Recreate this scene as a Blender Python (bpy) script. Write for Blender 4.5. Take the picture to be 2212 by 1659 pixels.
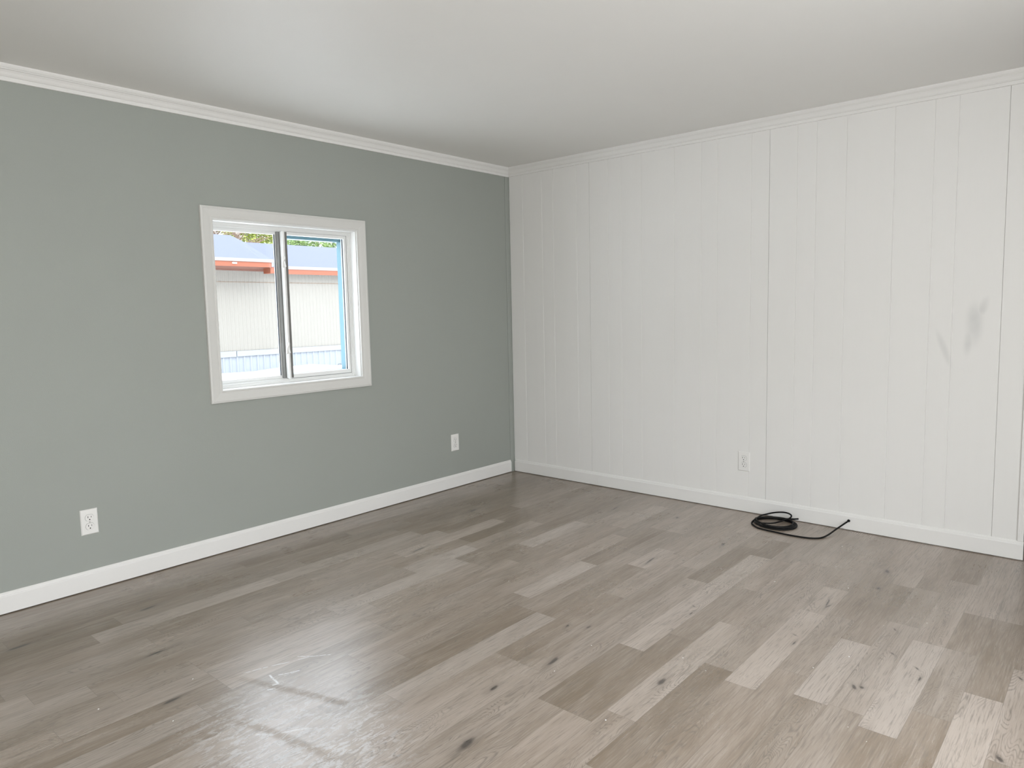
import bpy, bmesh, math, random
from mathutils import Vector, Matrix

S = bpy.context.scene
for o in list(bpy.data.objects):
    bpy.data.objects.remove(o, do_unlink=True)
COL = S.collection

# ------------------------------------------------------------------ camera
W, H = 2212, 1659
F_PX, YAW, PITCH, ROLL = 1527.37, 0.860134, -0.0952696, -0.0201812
CAM = Vector((-3.93051, -3.4812, 1.21232))
cam_d = bpy.data.cameras.new('camera')
cam = bpy.data.objects.new('camera', cam_d)
COL.objects.link(cam)
cy, sy, cp, sp = math.cos(YAW), math.sin(YAW), math.cos(PITCH), math.sin(PITCH)
fwd = Vector((cp * sy, cp * cy, sp))
rt = Vector((cy, -sy, 0))
up = rt.cross(fwd)
cr, sr = math.cos(ROLL), math.sin(ROLL)
R_, U_ = rt * cr + up * sr, -rt * sr + up * cr
m = Matrix(((R_.x, U_.x, -fwd.x, CAM.x), (R_.y, U_.y, -fwd.y, CAM.y), (R_.z, U_.z, -fwd.z, CAM.z), (0, 0, 0, 1)))
cam.matrix_world = m
cam_d.sensor_fit = 'HORIZONTAL'
cam_d.sensor_width = 36
cam_d.lens = F_PX / W * 36
cam_d.shift_x = -22.2 / W
cam_d.shift_y = -15.7 / W
cam_d.clip_start = 0.05
cam_d.clip_end = 400
S.camera = cam

# ------------------------------------------------------------------ light
S.view_settings.view_transform = 'Standard'
S.view_settings.look = 'None'
S.view_settings.exposure = 0.0
S.view_settings.gamma = 1.0
S.view_settings.use_curve_mapping = False

world = bpy.data.worlds.new('sky')
S.world = world
world.use_nodes = True
wn = world.node_tree
wn.nodes.clear()
wo = wn.nodes.new('ShaderNodeOutputWorld')
wb = wn.nodes.new('ShaderNodeBackground')
tc = wn.nodes.new('ShaderNodeTexCoord')
sx = wn.nodes.new('ShaderNodeSeparateXYZ')
rp = wn.nodes.new('ShaderNodeValToRGB')
# overcast sky: the zenith is about three times brighter than the horizon
rp.color_ramp.elements[0].position = 0.0
rp.color_ramp.elements[0].color = (0.22, 0.225, 0.23, 1)
rp.color_ramp.elements[1].position = 0.9
rp.color_ramp.elements[1].color = (0.90, 0.96, 1.05, 1)
e = rp.color_ramp.elements.new(0.42)
e.color = (0.70, 0.73, 0.78, 1)
wn.links.new(tc.outputs['Generated'], sx.inputs[0])
wn.links.new(sx.outputs['Z'], rp.inputs[0])
wn.links.new(rp.outputs[0], wb.inputs[0])
wb.inputs[1].default_value = 9.0
wn.links.new(wb.outputs[0], wo.inputs[0])


def lamp(name, kind, loc, energy, color, direction, size=None, size_y=None, spread=None):
    d = bpy.data.lights.new(name, kind)
    d.energy = energy
    d.color = color
    if kind == 'AREA':
        d.shape = 'RECTANGLE'
        d.size, d.size_y = size, size_y
        if spread:
            d.spread = math.radians(spread)
    if kind == 'SUN':
        d.angle = math.radians(25)   # thin cloud before the sun
    o = bpy.data.objects.new(name, d)
    COL.objects.link(o)
    o.location = loc
    o.rotation_euler = Vector(direction).to_track_quat('-Z', 'Y').to_euler()
    return o


RX0, RX1 = -5.7, 2.4      # room extent along the grey wall / next room
RY1 = -4.3                # rear wall
CEIL = 2.226
sun = lamp('sun', 'SUN', (0, 0, 20), 2.0, (1.0, 0.93, 0.82), (0.2, 0.72, -0.55))
# daylight entering by the rear door, rear window and end window: sky light from above, snow light from below
d1 = lamp('daylight_rear_door', 'AREA', (-2.5, RY1 - 0.25, 1.05), 45, (0.90, 0.955, 1.0), (-0.05, 1, -0.55), 2.0, 1.95)
d1b = lamp('snowlight_rear_door', 'AREA', (-2.5, RY1 - 0.28, 1.05), 16, (0.93, 0.965, 1.0), (-0.1, 1, 0.8), 2.0, 1.95)
d2 = lamp('daylight_rear_window', 'AREA', (-4.6, RY1 - 0.25, 1.35), 14, (1.0, 0.98, 0.94), (1.1, 1, 0.1), 1.3, 1.2)
d3 = lamp('daylight_end_window', 'AREA', (RX0 - 0.25, -2.6, 1.35), 9.5, (1.0, 0.84, 0.68), (1, -0.15, 1.0), 1.9, 1.2)
# portal for the window in view
pl = lamp('window_portal', 'AREA', (-1.79, 0.22, 1.26), 1, (1, 1, 1), (0, -1, 0), 0.95, 0.95)
pl.data.cycles.is_portal = True


# ------------------------------------------------------------------ materials
def new_mat(name):
    mt = bpy.data.materials.new(name)
    mt.use_nodes = True
    nt = mt.node_tree
    return mt, nt, nt.nodes['Principled BSDF']


def simple(name, col, rough=0.5, metal=0.0, bump=0.0, scale=40, var=0.0, vscale=6, spec=0.5, stretch=None):
    mt, nt, b = new_mat(name)
    b.inputs['Base Color'].default_value = (*col, 1)
    b.inputs['Roughness'].default_value = rough
    b.inputs['Metallic'].default_value = metal
    b.inputs['Specular IOR Level'].default_value = spec
    t = nt.nodes.new('ShaderNodeTexCoord')
    src = t.outputs['Object']
    if stretch:
        mp = nt.nodes.new('ShaderNodeMapping')
        mp.inputs['Scale'].default_value = stretch
        nt.links.new(src, mp.inputs[0])
        src = mp.outputs[0]
    n = nt.nodes.new('ShaderNodeTexNoise')
    n.inputs['Scale'].default_value = vscale
    n.inputs['Detail'].default_value = 4
    nt.links.new(src, n.inputs['Vector'])
    mx = nt.nodes.new('ShaderNodeMix')
    mx.data_type = 'RGBA'
    mx.inputs[6].default_value = (*[c * (1 - var) for c in col], 1)
    mx.inputs[7].default_value = (*[min(1, c * (1 + var)) for c in col], 1)
    nt.links.new(n.outputs['Fac'], mx.inputs[0])
    nt.links.new(mx.outputs[2], b.inputs['Base Color'])
    if bump:
        n2 = nt.nodes.new('ShaderNodeTexNoise')
        n2.inputs['Scale'].default_value = scale
        n2.inputs['Detail'].default_value = 3
        nt.links.new(src, n2.inputs['Vector'])
        bp = nt.nodes.new('ShaderNodeBump')
        bp.inputs['Strength'].default_value = bump
        bp.inputs['Distance'].default_value = 0.002
        nt.links.new(n2.outputs['Fac'], bp.inputs['Height'])
        nt.links.new(bp.outputs[0], b.inputs['Normal'])
    return mt


M = {}
M['grey_wall'] = simple('grey_wall_paint', (0.335, 0.355, 0.322), 0.6, bump=0.25, scale=260, var=0.03, vscale=2)
M['white_panel'] = simple('white_panel_paint', (0.80, 0.79, 0.765), 0.42, bump=0.18, scale=30, var=0.012, vscale=3, stretch=(1, 6, 0.5))
M['ceiling'] = simple('ceiling_paint', (0.80, 0.79, 0.76), 0.55, bump=0.1, scale=160, var=0.01)
M['trim'] = simple('white_trim_paint', (0.80, 0.79, 0.765), 0.38, bump=0.15, scale=60, var=0.015, vscale=8)
M['casing'] = simple('white_casing_paint', (0.68, 0.675, 0.645), 0.4, bump=0.1, scale=60, var=0.02, vscale=8)
M['vinyl'] = simple('white_vinyl', (0.78, 0.78, 0.76), 0.35, var=0.01)
M['metal'] = simple('grey_window_metal', (0.30, 0.30, 0.29), 0.25, metal=0.9, var=0.05)
M['gasket'] = simple('dark_gasket', (0.03, 0.04, 0.05), 0.5)
M['clip'] = simple('grey_clip', (0.06, 0.065, 0.07), 0.5)
M['blue'] = simple('pale_blue_reveal', (0.075, 0.180, 0.225), 0.5, var=0.03)
M['plate'] = simple('white_plastic', (0.82, 0.81, 0.78), 0.3, var=0.01)
M['slot'] = simple('black_slot', (0.01, 0.01, 0.01), 0.7)
M['screw'] = simple('screw_steel', (0.55, 0.54, 0.50), 0.35, metal=0.7)
M['cable'] = simple('black_cable', (0.004, 0.004, 0.004), 0.55, var=0.2, spec=0.25)
M['siding'] = simple('cream_siding', (0.172, 0.162, 0.143), 0.6, var=0.03, vscale=3)
M['skirt'] = simple('pale_blue_skirting', (0.185, 0.202, 0.228), 0.6, var=0.05, vscale=2)
M['fascia'] = simple('red_brown_fascia', (0.185, 0.050, 0.022), 0.6, var=0.08)
M['soffit'] = simple('brown_soffit', (0.123, 0.050, 0.034), 0.7, var=0.2)
M['drip'] = simple('white_drip_edge', (0.190, 0.190, 0.190), 0.5)
M['roof'] = simple('blue_grey_shingles', (0.056, 0.064, 0.103), 0.8, var=0.15, vscale=30, bump=0.3, scale=50)
M['snow'] = simple('snow', (0.93, 0.915, 0.885), 0.8, var=0.02, vscale=1)
M['leaf_y'] = simple('yellow_green_foliage', (0.290, 0.330, 0.070), 0.8, var=0.35, vscale=2)
M['leaf_g'] = simple('green_foliage', (0.200, 0.290, 0.090), 0.8, var=0.35, vscale=2)
M['bark'] = simple('pale_bark', (0.308, 0.269, 0.235), 0.9, var=0.2)
M['twig'] = simple('brown_twigs', (0.16, 0.11, 0.075), 0.9, var=0.2)
M['seam'] = simple('dark_floor_gap', (0.03, 0.025, 0.02), 0.9)

mt, nt, b = new_mat('window_glass')
nt.nodes.remove(b)
gl = nt.nodes.new('ShaderNodeBsdfGlossy')
gl.inputs['Roughness'].default_value = 0.02
gl.inputs['Color'].default_value = (0.9, 0.95, 1, 1)
tr = nt.nodes.new('ShaderNodeBsdfTransparent')
tr.inputs['Color'].default_value = (0.95, 0.97, 0.98, 1)
# Schlick reflectance of a thin pane, the same from both sides
gg = nt.nodes.new('ShaderNodeNewGeometry')
dt = nt.nodes.new('ShaderNodeVectorMath')
dt.operation = 'DOT_PRODUCT'
nt.links.new(gg.outputs['Normal'], dt.inputs[0])
nt.links.new(gg.outputs['Incoming'], dt.inputs[1])


def _m(op, a, c):
    n = nt.nodes.new('ShaderNodeMath')
    n.operation = op
    for i_, v_ in enumerate((a, c)):
        if isinstance(v_, (int, float)):
            n.inputs[i_].default_value = v_
        elif v_ is not None:
            nt.links.new(v_, n.inputs[i_])
    return n


fr = _m('ADD', _m('MULTIPLY', _m('POWER', _m('SUBTRACT', 1.0, _m('ABSOLUTE', dt.outputs['Value'], None).outputs[0]).outputs[0], 5.0).outputs[0], 0.96).outputs[0], 0.04)
ms = nt.nodes.new('ShaderNodeMixShader')
nt.links.new(fr.outputs[0], ms.inputs[0])
nt.links.new(tr.outputs[0], ms.inputs[1])
nt.links.new(gl.outputs[0], ms.inputs[2])
nt.links.new(ms.outputs[0], nt.nodes['Material Output'].inputs[0])
M['glass'] = mt

# smudges on the white panelling (scuffs with a shape of their own)
def add_smudges(mat, spots, col, amount):
    nt = mat.node_tree
    b = nt.nodes['Principled BSDF']
    src = b.inputs['Base Color'].links[0].from_socket
    geo = nt.nodes.new('ShaderNodeNewGeometry')
    tot = None
    for (cx, cyy, cz, rx, ry, rz, a) in spots:
        mp = nt.nodes.new('ShaderNodeMapping')
        mp.vector_type = 'TEXTURE'
        mp.inputs['Location'].default_value = (cx, cyy, cz)
        mp.inputs['Rotation'].default_value = (a, 0, 0)
        mp.inputs['Scale'].default_value = (rx, ry, rz)
        nt.links.new(geo.outputs['Position'], mp.inputs[0])
        ln = nt.nodes.new('ShaderNodeVectorMath')
        ln.operation = 'LENGTH'
        nt.links.new(mp.outputs[0], ln.inputs[0])
        mr = nt.nodes.new('ShaderNodeMapRange')
        mr.interpolation_type = 'SMOOTHERSTEP'
        mr.inputs['From Min'].default_value = 0.0
        mr.inputs['From Max'].default_value = 1.0
        mr.inputs['To Min'].default_value = 1.0
        mr.inputs['To Max'].default_value = 0.0
        nt.links.new(ln.outputs['Value'], mr.inputs[0])
        if tot is None:
            tot = mr.outputs[0]
        else:
            ad = nt.nodes.new('ShaderNodeMath')
            ad.operation = 'MAXIMUM'
            nt.links.new(tot, ad.inputs[0])
            nt.links.new(mr.outputs[0], ad.inputs[1])
            tot = ad.outputs[0]
    ns = nt.nodes.new('ShaderNodeTexNoise')
    ns.inputs['Scale'].default_value = 9
    nt.links.new(geo.outputs['Position'], ns.inputs['Vector'])
    mu = nt.nodes.new('ShaderNodeMath')
    mu.operation = 'MULTIPLY'
    nt.links.new(tot, mu.inputs[0])
    nt.links.new(ns.outputs['Fac'], mu.inputs[1])
    mu2 = nt.nodes.new('ShaderNodeMath')
    mu2.operation = 'MULTIPLY'
    mu2.inputs[1].default_value = amount
    nt.links.new(mu.outputs[0], mu2.inputs[0])
    mx = nt.nodes.new('ShaderNodeMix')
    mx.data_type = 'RGBA'
    nt.links.new(mu2.outputs[0], mx.inputs[0])
    nt.links.new(src, mx.inputs[6])
    mx.inputs[7].default_value = (*col, 1)
    nt.links.new(mx.outputs[2], b.inputs['Base Color'])


add_smudges(M['white_panel'], [(0, -2.92, 1.10, 1, 0.055, 0.15, 0.0), (0, -2.955, 1.18, 1, 0.03, 0.07, 0.3),
                               (0, -2.80, 0.98, 1, 0.025, 0.13, -0.35), (0, -2.90, 1.02, 1, 0.03, 0.1, 0.1)],
            (0.42, 0.43, 0.42), 0.55)


def floor_material():
    mt, nt, b = new_mat('grey_oak_vinyl_planks')
    N, L = nt.nodes, nt.links

    def node(t, **kw):
        n = N.new(t)
        for k, v in kw.items():
            if isinstance(k, str) and hasattr(n, k):
                setattr(n, k, v)
        return n

    def math_(op, a, c=None, d=None, clamp=False):
        n = N.new('ShaderNodeMath')
        n.operation = op
        n.use_clamp = clamp
        for i, v in enumerate((a, c, d)):
            if v is None:
                continue
            if isinstance(v, (int, float)):
                n.inputs[i].default_value = v
            else:
                L.new(v, n.inputs[i])
        return n.outputs[0]

    def mix(fac, a, c, blend='MIX'):
        n = N.new('ShaderNodeMix')
        n.data_type = 'RGBA'
        n.blend_type = blend
        for i, v in ((0, fac), (6, a), (7, c)):
            if isinstance(v, tuple):
                n.inputs[i].default_value = (*v, 1)
            elif isinstance(v, (int, float)):
                n.inputs[i].default_value = v
            else:
                L.new(v, n.inputs[i])
        return n.outputs[2]

    def rng(v, a, c, x=0.0, y=1.0, smooth=True):
        n = N.new('ShaderNodeMapRange')
        n.interpolation_type = 'SMOOTHSTEP' if smooth else 'LINEAR'
        for i, q in enumerate((a, c, x, y)):
            n.inputs[i + 1].default_value = q
        L.new(v, n.inputs[0])
        return n.outputs[0]

    geo = N.new('ShaderNodeNewGeometry')
    sep = N.new('ShaderNodeSeparateXYZ')
    L.new(geo.outputs['Position'], sep.inputs[0])
    X, Y = sep.outputs[0], sep.outputs[1]
    at = N.new('ShaderNodeAttribute')
    at.attribute_name = 'plank'
    sc = N.new('ShaderNodeSeparateXYZ')
    L.new(at.outputs['Vector'], sc.inputs[0])
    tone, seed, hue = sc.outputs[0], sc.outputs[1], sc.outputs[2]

    def vec(x, y, z):
        n = N.new('ShaderNodeCombineXYZ')
        for i, v in enumerate((x, y, z)):
            if isinstance(v, (int, float)):
                n.inputs[i].default_value = v
            else:
                L.new(v, n.inputs[i])
        return n.outputs[0]

    sz = math_('MULTIPLY', seed, 57.0)

    def noise(v, scale, detail=3, rough=0.5, dist=0.0):
        n = N.new('ShaderNodeTexNoise')
        n.inputs['Scale'].default_value = scale
        n.inputs['Detail'].default_value = detail
        n.inputs['Roughness'].default_value = rough
        n.inputs['Distortion'].default_value = dist
        L.new(v, n.inputs['Vector'])
        return n.outputs['Fac']

    # long soft streaks, fine grain
    v1 = vec(math_('MULTIPLY', X, 1.0), math_('MULTIPLY', Y, 9.0), sz)
    streak = noise(v1, 2.4, 4, 0.55, 0.35)
    v2 = vec(math_('MULTIPLY', X, 6.0), math_('MULTIPLY', Y, 110.0), sz)
    fine = noise(v2, 2.0, 3, 0.6)
    cloud = noise(vec(math_('MULTIPLY', X, 1.0), math_('MULTIPLY', Y, 2.4), sz), 3.2, 3, 0.5)
    # cathedral figure: contour lines of a stretched noise height field
    fld = noise(vec(math_('MULTIPLY', X, 0.75), math_('MULTIPLY', Y, 4.2), math_('ADD', sz, 11.0)), 1.7, 3, 0.42, 0.25)
    ring = math_('FRACT', math_('MULTIPLY', fld, 78.0))
    ringl = math_('ABSOLUTE', math_('SUBTRACT', ring, 0.5))
    line = rng(ringl, 0.0, 0.26, 1.0, 0.0)
    figmask = rng(noise(vec(math_('MULTIPLY', X, 0.9), math_('MULTIPLY', Y, 3.0), math_('ADD', sz, 31.0)), 2.2, 2), 0.46, 0.60)
    figure = math_('MULTIPLY', math_('MULTIPLY', line, figmask), rng(noise(v2, 1.1, 2), 0.30, 0.55))

    light = mix(hue, (0.490, 0.412, 0.352), (0.465, 0.400, 0.350))
    dark = mix(hue, (0.205, 0.148, 0.098), (0.218, 0.164, 0.114))
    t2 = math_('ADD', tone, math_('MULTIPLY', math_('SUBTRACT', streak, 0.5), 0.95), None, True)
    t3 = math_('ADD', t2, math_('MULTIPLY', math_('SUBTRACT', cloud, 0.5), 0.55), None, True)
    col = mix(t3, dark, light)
    col = mix(math_('MULTIPLY', figure, 0.62), col, (0.155, 0.130, 0.105))
    col = mix(rng(fine, 0.50, 0.70, 0.0, 0.55), col, (0.17, 0.145, 0.12))
    col = mix(rng(fine, 0.50, 0.28, 0.0, 0.22), col, (0.55, 0.51, 0.46))

    # knots and dark checks at the places seen
    knots = [(-1.03, -2.60, .055, .005, .12), (-1.065, -2.612, .03, .004, -.2), (-1.049, -1.786, .06, .006, .1), (-1.62, -.774, .06, .006, .12), (-.402, -1.163, .06, .006, .12),
             (-1.463, -2.618, .022, .0035, 0), (-1.461, -3.019, .022, .0035, 0), (-1.461, -2.213, .022, .0035, 0),
             (-1.396, -2.598, .01, .004, .9), (-1.394, -2.998, .01, .004, .9), (-1.393, -2.192, .01, .004, .9),
             (-1.989, -2.381, .035, .012, 0), (-1.64, -2.87, .02, .008, .5), (-1.622, -2.889, .012, .009, 0), (-1.78, -3.27, .02, .009, .5),
             (-1.335, -2.911, .013, .004, .7), (-1.126, -2.871, .012, .004, .6), (-1.261, -3.266, .013, .004, .7),
             (-1.855, -1.895, .02, .006, .2), (-1.813, -1.967, .02, .005, 0), (-2.10, -2.02, .04, .010, .15), (-2.36, -1.98, .03, .01, .1),
             (-2.95, -0.86, .05, .009, .1), (-3.05, -1.23, .04, .010, .1), (-3.25, -.40, .05, .012, .1), (-2.80, -.42, .05, .010, .1),
             (-.95, -.50, .04, .012, .1), (-2.62, -2.12, .05, .016, .1), (-.75, -2.72, .02, .009, .2), (-.52, -2.70, .025, .01, .3),
             (-.35, -1.55, .02, .01, .3), (-.62, -1.96, .03, .009, .1)]
    kt = None
    halo = None
    wob = N.new('ShaderNodeVectorMath')
    wob.operation = 'ADD'
    nz = N.new('ShaderNodeTexNoise')
    nz.inputs['Scale'].default_value = 22
    L.new(geo.outputs['Position'], nz.inputs['Vector'])
    ws = N.new('ShaderNodeVectorMath')
    ws.operation = 'MULTIPLY_ADD'
    L.new(nz.outputs['Color'], ws.inputs[0])
    ws.inputs[1].default_value = (0.03, 0.012, 0)
    ws.inputs[2].default_value = (-0.015, -0.006, 0)
    L.new(geo.outputs['Position'], wob.inputs[0])
    L.new(ws.outputs[0], wob.inputs[1])
    for (kx, ky, rx, ry, ang) in knots:
        mp = N.new('ShaderNodeMapping')
        mp.vector_type = 'TEXTURE'
        mp.inputs['Location'].default_value = (kx, ky, 0)
        mp.inputs['Rotation'].default_value = (0, 0, ang)
        mp.inputs['Scale'].default_value = (rx, ry, 1)
        L.new(wob.outputs[0], mp.inputs[0])
        ln = N.new('ShaderNodeVectorMath')
        ln.operation = 'LENGTH'
        L.new(mp.outputs[0], ln.inputs[0])
        kt = ln.outputs['Value'] if kt is None else math_('MINIMUM', kt, ln.outputs['Value'])
    col = mix(rng(kt, 0.6, 2.6, 0.30, 0.0), col, (0.12, 0.095, 0.075))
    col = mix(rng(kt, 0.35, 1.0, 0.85, 0.0), col, (0.05, 0.04, 0.034))

    # joints from the plank's own uv (metres)
    uv = N.new('ShaderNodeUVMap')
    su = N.new('ShaderNodeSeparateXYZ')
    L.new(uv.outputs[0], su.inputs[0])
    at2 = N.new('ShaderNodeAttribute')
    at2.attribute_name = 'plank_size'
    s2 = N.new('ShaderNodeSeparateXYZ')
    L.new(at2.outputs['Vector'], s2.inputs[0])
    du = math_('MINIMUM', su.outputs[0], math_('SUBTRACT', s2.outputs[0], su.outputs[0]))
    dv = math_('MINIMUM', su.outputs[1], math_('SUBTRACT', s2.outputs[1], su.outputs[1]))
    dd = math_('MINIMUM', du, dv)
    col = mix(rng(dd, 0.0003, 0.0011, 0.45, 0.0, False), col, (0.13, 0.11, 0.09))

    # dried residue in front of the window: pale film and a few scrapes
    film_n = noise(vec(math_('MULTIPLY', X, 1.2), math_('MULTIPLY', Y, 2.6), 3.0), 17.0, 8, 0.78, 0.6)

    def blob(cx, cyy, rx, ry, ang, power=1.0):
        mp = N.new('ShaderNodeMapping')
        mp.vector_type = 'TEXTURE'
        mp.inputs['Location'].default_value = (cx, cyy, 0)
        mp.inputs['Rotation'].default_value = (0, 0, ang)
        mp.inputs['Scale'].default_value = (rx, ry, 1)
        L.new(geo.outputs['Position'], mp.inputs[0])
        ln = N.new('ShaderNodeVectorMath')
        ln.operation = 'LENGTH'
        L.new(mp.outputs[0], ln.inputs[0])
        return rng(ln.outputs['Value'], 0.25, 1.0, 1.0, 0.0)
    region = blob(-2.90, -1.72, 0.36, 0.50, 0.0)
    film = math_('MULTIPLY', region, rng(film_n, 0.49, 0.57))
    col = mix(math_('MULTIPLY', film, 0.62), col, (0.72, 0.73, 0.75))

    def segd(ax, ay, bx, by, w, strength):
        cx_, cy_ = (ax + bx) / 2, (ay + by) / 2
        ln_ = math.hypot(bx - ax, by - ay) / 2
        ang = math.atan2(by - ay, bx - ax)
        mp = N.new('ShaderNodeMapping')
        mp.vector_type = 'TEXTURE'
        mp.inputs['Location'].default_value = (cx_, cy_, 0)
        mp.inputs['Rotation'].default_value = (0, 0, ang)
        mp.inputs['Scale'].default_value = (ln_, w, 1)
        wv = N.new('ShaderNodeVectorMath')
        wv.operation = 'ADD'
        nn = N.new('ShaderNodeTexNoise')
        nn.inputs['Scale'].default_value = 9
        L.new(geo.outputs['Position'], nn.inputs['Vector'])
        w2 = N.new('ShaderNodeVectorMath')
        w2.operation = 'MULTIPLY_ADD'
        L.new(nn.outputs['Color'], w2.inputs[0])
        w2.inputs[1].default_value = (0.02, 0.02, 0)
        w2.inputs[2].default_value = (-0.01, -0.01, 0)
        L.new(geo.outputs['Position'], wv.inputs[0])
        L.new(w2.outputs[0], wv.inputs[1])
        L.new(wv.outputs[0], mp.inputs[0])
        s = N.new('ShaderNodeSeparateXYZ')
        L.new(mp.outputs[0], s.inputs[0])
        ax_ = math_('ABSOLUTE', s.outputs[0])
        ay_ = math_('ABSOLUTE', s.outputs[1])
        return math_('MULTIPLY', math_('MULTIPLY', rng(ay_, 0.2, 1.0, 1.0, 0.0), rng(ax_, 0.85, 1.0, 1.0, 0.0)), strength)
    scr = None
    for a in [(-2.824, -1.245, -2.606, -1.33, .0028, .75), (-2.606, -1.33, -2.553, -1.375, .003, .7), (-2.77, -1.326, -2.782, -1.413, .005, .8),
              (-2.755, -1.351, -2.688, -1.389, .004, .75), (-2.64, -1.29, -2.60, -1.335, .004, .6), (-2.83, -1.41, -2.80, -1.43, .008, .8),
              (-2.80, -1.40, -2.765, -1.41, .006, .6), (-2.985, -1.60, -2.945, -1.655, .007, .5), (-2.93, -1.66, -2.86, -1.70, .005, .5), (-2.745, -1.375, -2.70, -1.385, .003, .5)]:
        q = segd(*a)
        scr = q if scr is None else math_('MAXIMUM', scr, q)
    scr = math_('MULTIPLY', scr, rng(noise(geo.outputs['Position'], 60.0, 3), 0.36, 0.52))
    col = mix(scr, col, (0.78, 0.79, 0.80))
    L.new(col, b.inputs['Base Color'])

    # gloss: satin wear layer, film and rougher cross bands change it
    rough = math_('ADD', 0.30, math_('MULTIPLY', math_('SUBTRACT', noise(geo.outputs['Position'], 3.0, 4), 0.5), 0.16))
    rough = math_('ADD', rough, math_('MULTIPLY', math_('SUBTRACT', fine, 0.5), 0.10))
    rough = math_('ADD', rough, math_('MULTIPLY', film, 0.12))
    band = math_('MAXIMUM', segd(-2.862, -1.216, -2.706, -1.705, .022, 1.0), segd(-2.98, -1.449, -2.887, -1.909, .024, 1.0))
    rough = math_('ADD', rough, math_('MULTIPLY', band, 0.10))
    L.new(rough, b.inputs['Roughness'])
    L.new(math_('SUBTRACT', 1.2, math_('MULTIPLY', band, 0.18)), b.inputs['Specular IOR Level'])
    bp = N.new('ShaderNodeBump')
    bp.inputs['Strength'].default_value = 0.05
    bp.inputs['Distance'].default_value = 0.0012
    hgt = math_('SUBTRACT', math_('MULTIPLY', fine, 0.5), math_('MULTIPLY', figure, 0.3))
    L.new(hgt, bp.inputs['Height'])
    bp2 = N.new('ShaderNodeBump')
    bp2.inputs['Strength'].default_value = 0.05
    bp2.inputs['Distance'].default_value = 0.012
    L.new(noise(vec(X, math_('MULTIPLY', Y, 1.6), 0.0), 5.5, 3), bp2.inputs['Height'])
    L.new(bp.outputs[0], bp2.inputs['Normal'])
    L.new(bp2.outputs[0], b.inputs['Normal'])
    return mt


M['floor'] = floor_material()


# ------------------------------------------------------------------ mesh helpers
def link(name, bm, mat, parent=None, smooth=False):
    me = bpy.data.meshes.new(name)
    bmesh.ops.remove_doubles(bm, verts=bm.verts, dist=1e-6)
    bmesh.ops.recalc_face_normals(bm, faces=bm.faces)
    bm.to_mesh(me)
    bm.free()
    me.materials.append(mat)
    if smooth:
        for p in me.polygons:
            p.use_smooth = True
    o = bpy.data.objects.new(name, me)
    COL.objects.link(o)
    if parent:
        o.parent = parent
        o.matrix_parent_inverse = parent.matrix_world.inverted()
    return o


def empty(name, loc=(0, 0, 0)):
    o = bpy.data.objects.new(name, None)
    COL.objects.link(o)
    o.location = loc
    o.matrix_world = Matrix.Translation(loc)
    o.empty_display_size = 0.1
    return o


def tag(o, label=None, cat=None, group=None, kind=None):
    if label:
        o['label'] = label
    if cat:
        o['category'] = cat
    if group:
        o['group'] = group
    if kind:
        o['kind'] = kind
    return o


def box(bm, x0, x1, y0, y1, z0, z1, bevel=0.0):
    vs = [bm.verts.new((x, y, z)) for x in (x0, x1) for y in (y0, y1) for z in (z0, z1)]
    fs = [(0, 1, 3, 2), (4, 6, 7, 5), (0, 4, 5, 1), (2, 3, 7, 6), (0, 2, 6, 4), (1, 5, 7, 3)]
    ff = [bm.faces.new([vs[i] for i in f]) for f in fs]
    if bevel:
        es = list({e for f in ff for e in f.edges})
        bmesh.ops.bevel(bm, geom=es, offset=bevel, segments=2, affect='EDGES', profile=0.7)


def extrude_profile(bm, prof, a, c, pos, enda=None, endc=None):
    """prof: list (u,v); pos(t,u,v)->xyz ; ends at t=a+enda(u), c+endc(u)"""
    va = [bm.verts.new(pos(a + (enda(u, v) if enda else 0), u, v)) for u, v in prof]
    vc = [bm.verts.new(pos(c + (endc(u, v) if endc else 0), u, v)) for u, v in prof]
    n = len(prof)
    for i in range(n):
        j = (i + 1) % n
        bm.faces.new((va[i], va[j], vc[j], vc[i]))
    bm.faces.new(va)
    bm.faces.new(vc[::-1])


def tube(bm, pts, r, seg=10, cap=True):
    pts = [Vector(p) for p in pts]
    rings = []
    prev = None
    for i, p in enumerate(pts):
        t = (pts[min(i + 1, len(pts) - 1)] - pts[max(i - 1, 0)]).normalized()
        if prev is None:
            n = t.orthogonal().normalized()
        else:
            n = (prev - t * prev.dot(t)).normalized()
        prev = n
        bn = t.cross(n)
        rr = r[i] if isinstance(r, (list, tuple)) else r
        rings.append([bm.verts.new(p + (n * math.cos(k * 2 * math.pi / seg) + bn * math.sin(k * 2 * math.pi / seg)) * rr) for k in range(seg)])
    for a, c in zip(rings, rings[1:]):
        for k in range(seg):
            bm.faces.new((a[k], a[(k + 1) % seg], c[(k + 1) % seg], c[k]))
    if cap:
        bm.faces.new(rings[0][::-1])
        bm.faces.new(rings[-1])


def catmull(P, n=8):
    P = [Vector(p) for p in P]
    P = [P[0] * 2 - P[1]] + P + [P[-1] * 2 - P[-2]]
    out = []
    for i in range(1, len(P) - 2):
        for k in range(n):
            t = k / n
            p0, p1, p2, p3 = P[i - 1:i + 3]
            out.append(0.5 * ((2 * p1) + (p2 - p0) * t + (2 * p0 - 5 * p1 + 4 * p2 - p3) * t * t + (3 * p1 - p0 - 3 * p2 + p3) * t ** 3))
    out.append(P[-2])
    return out


# ------------------------------------------------------------------ floor
PITCHR = 0.1013
def yb(r):
    return -0.002 - PITCHR * r


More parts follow.
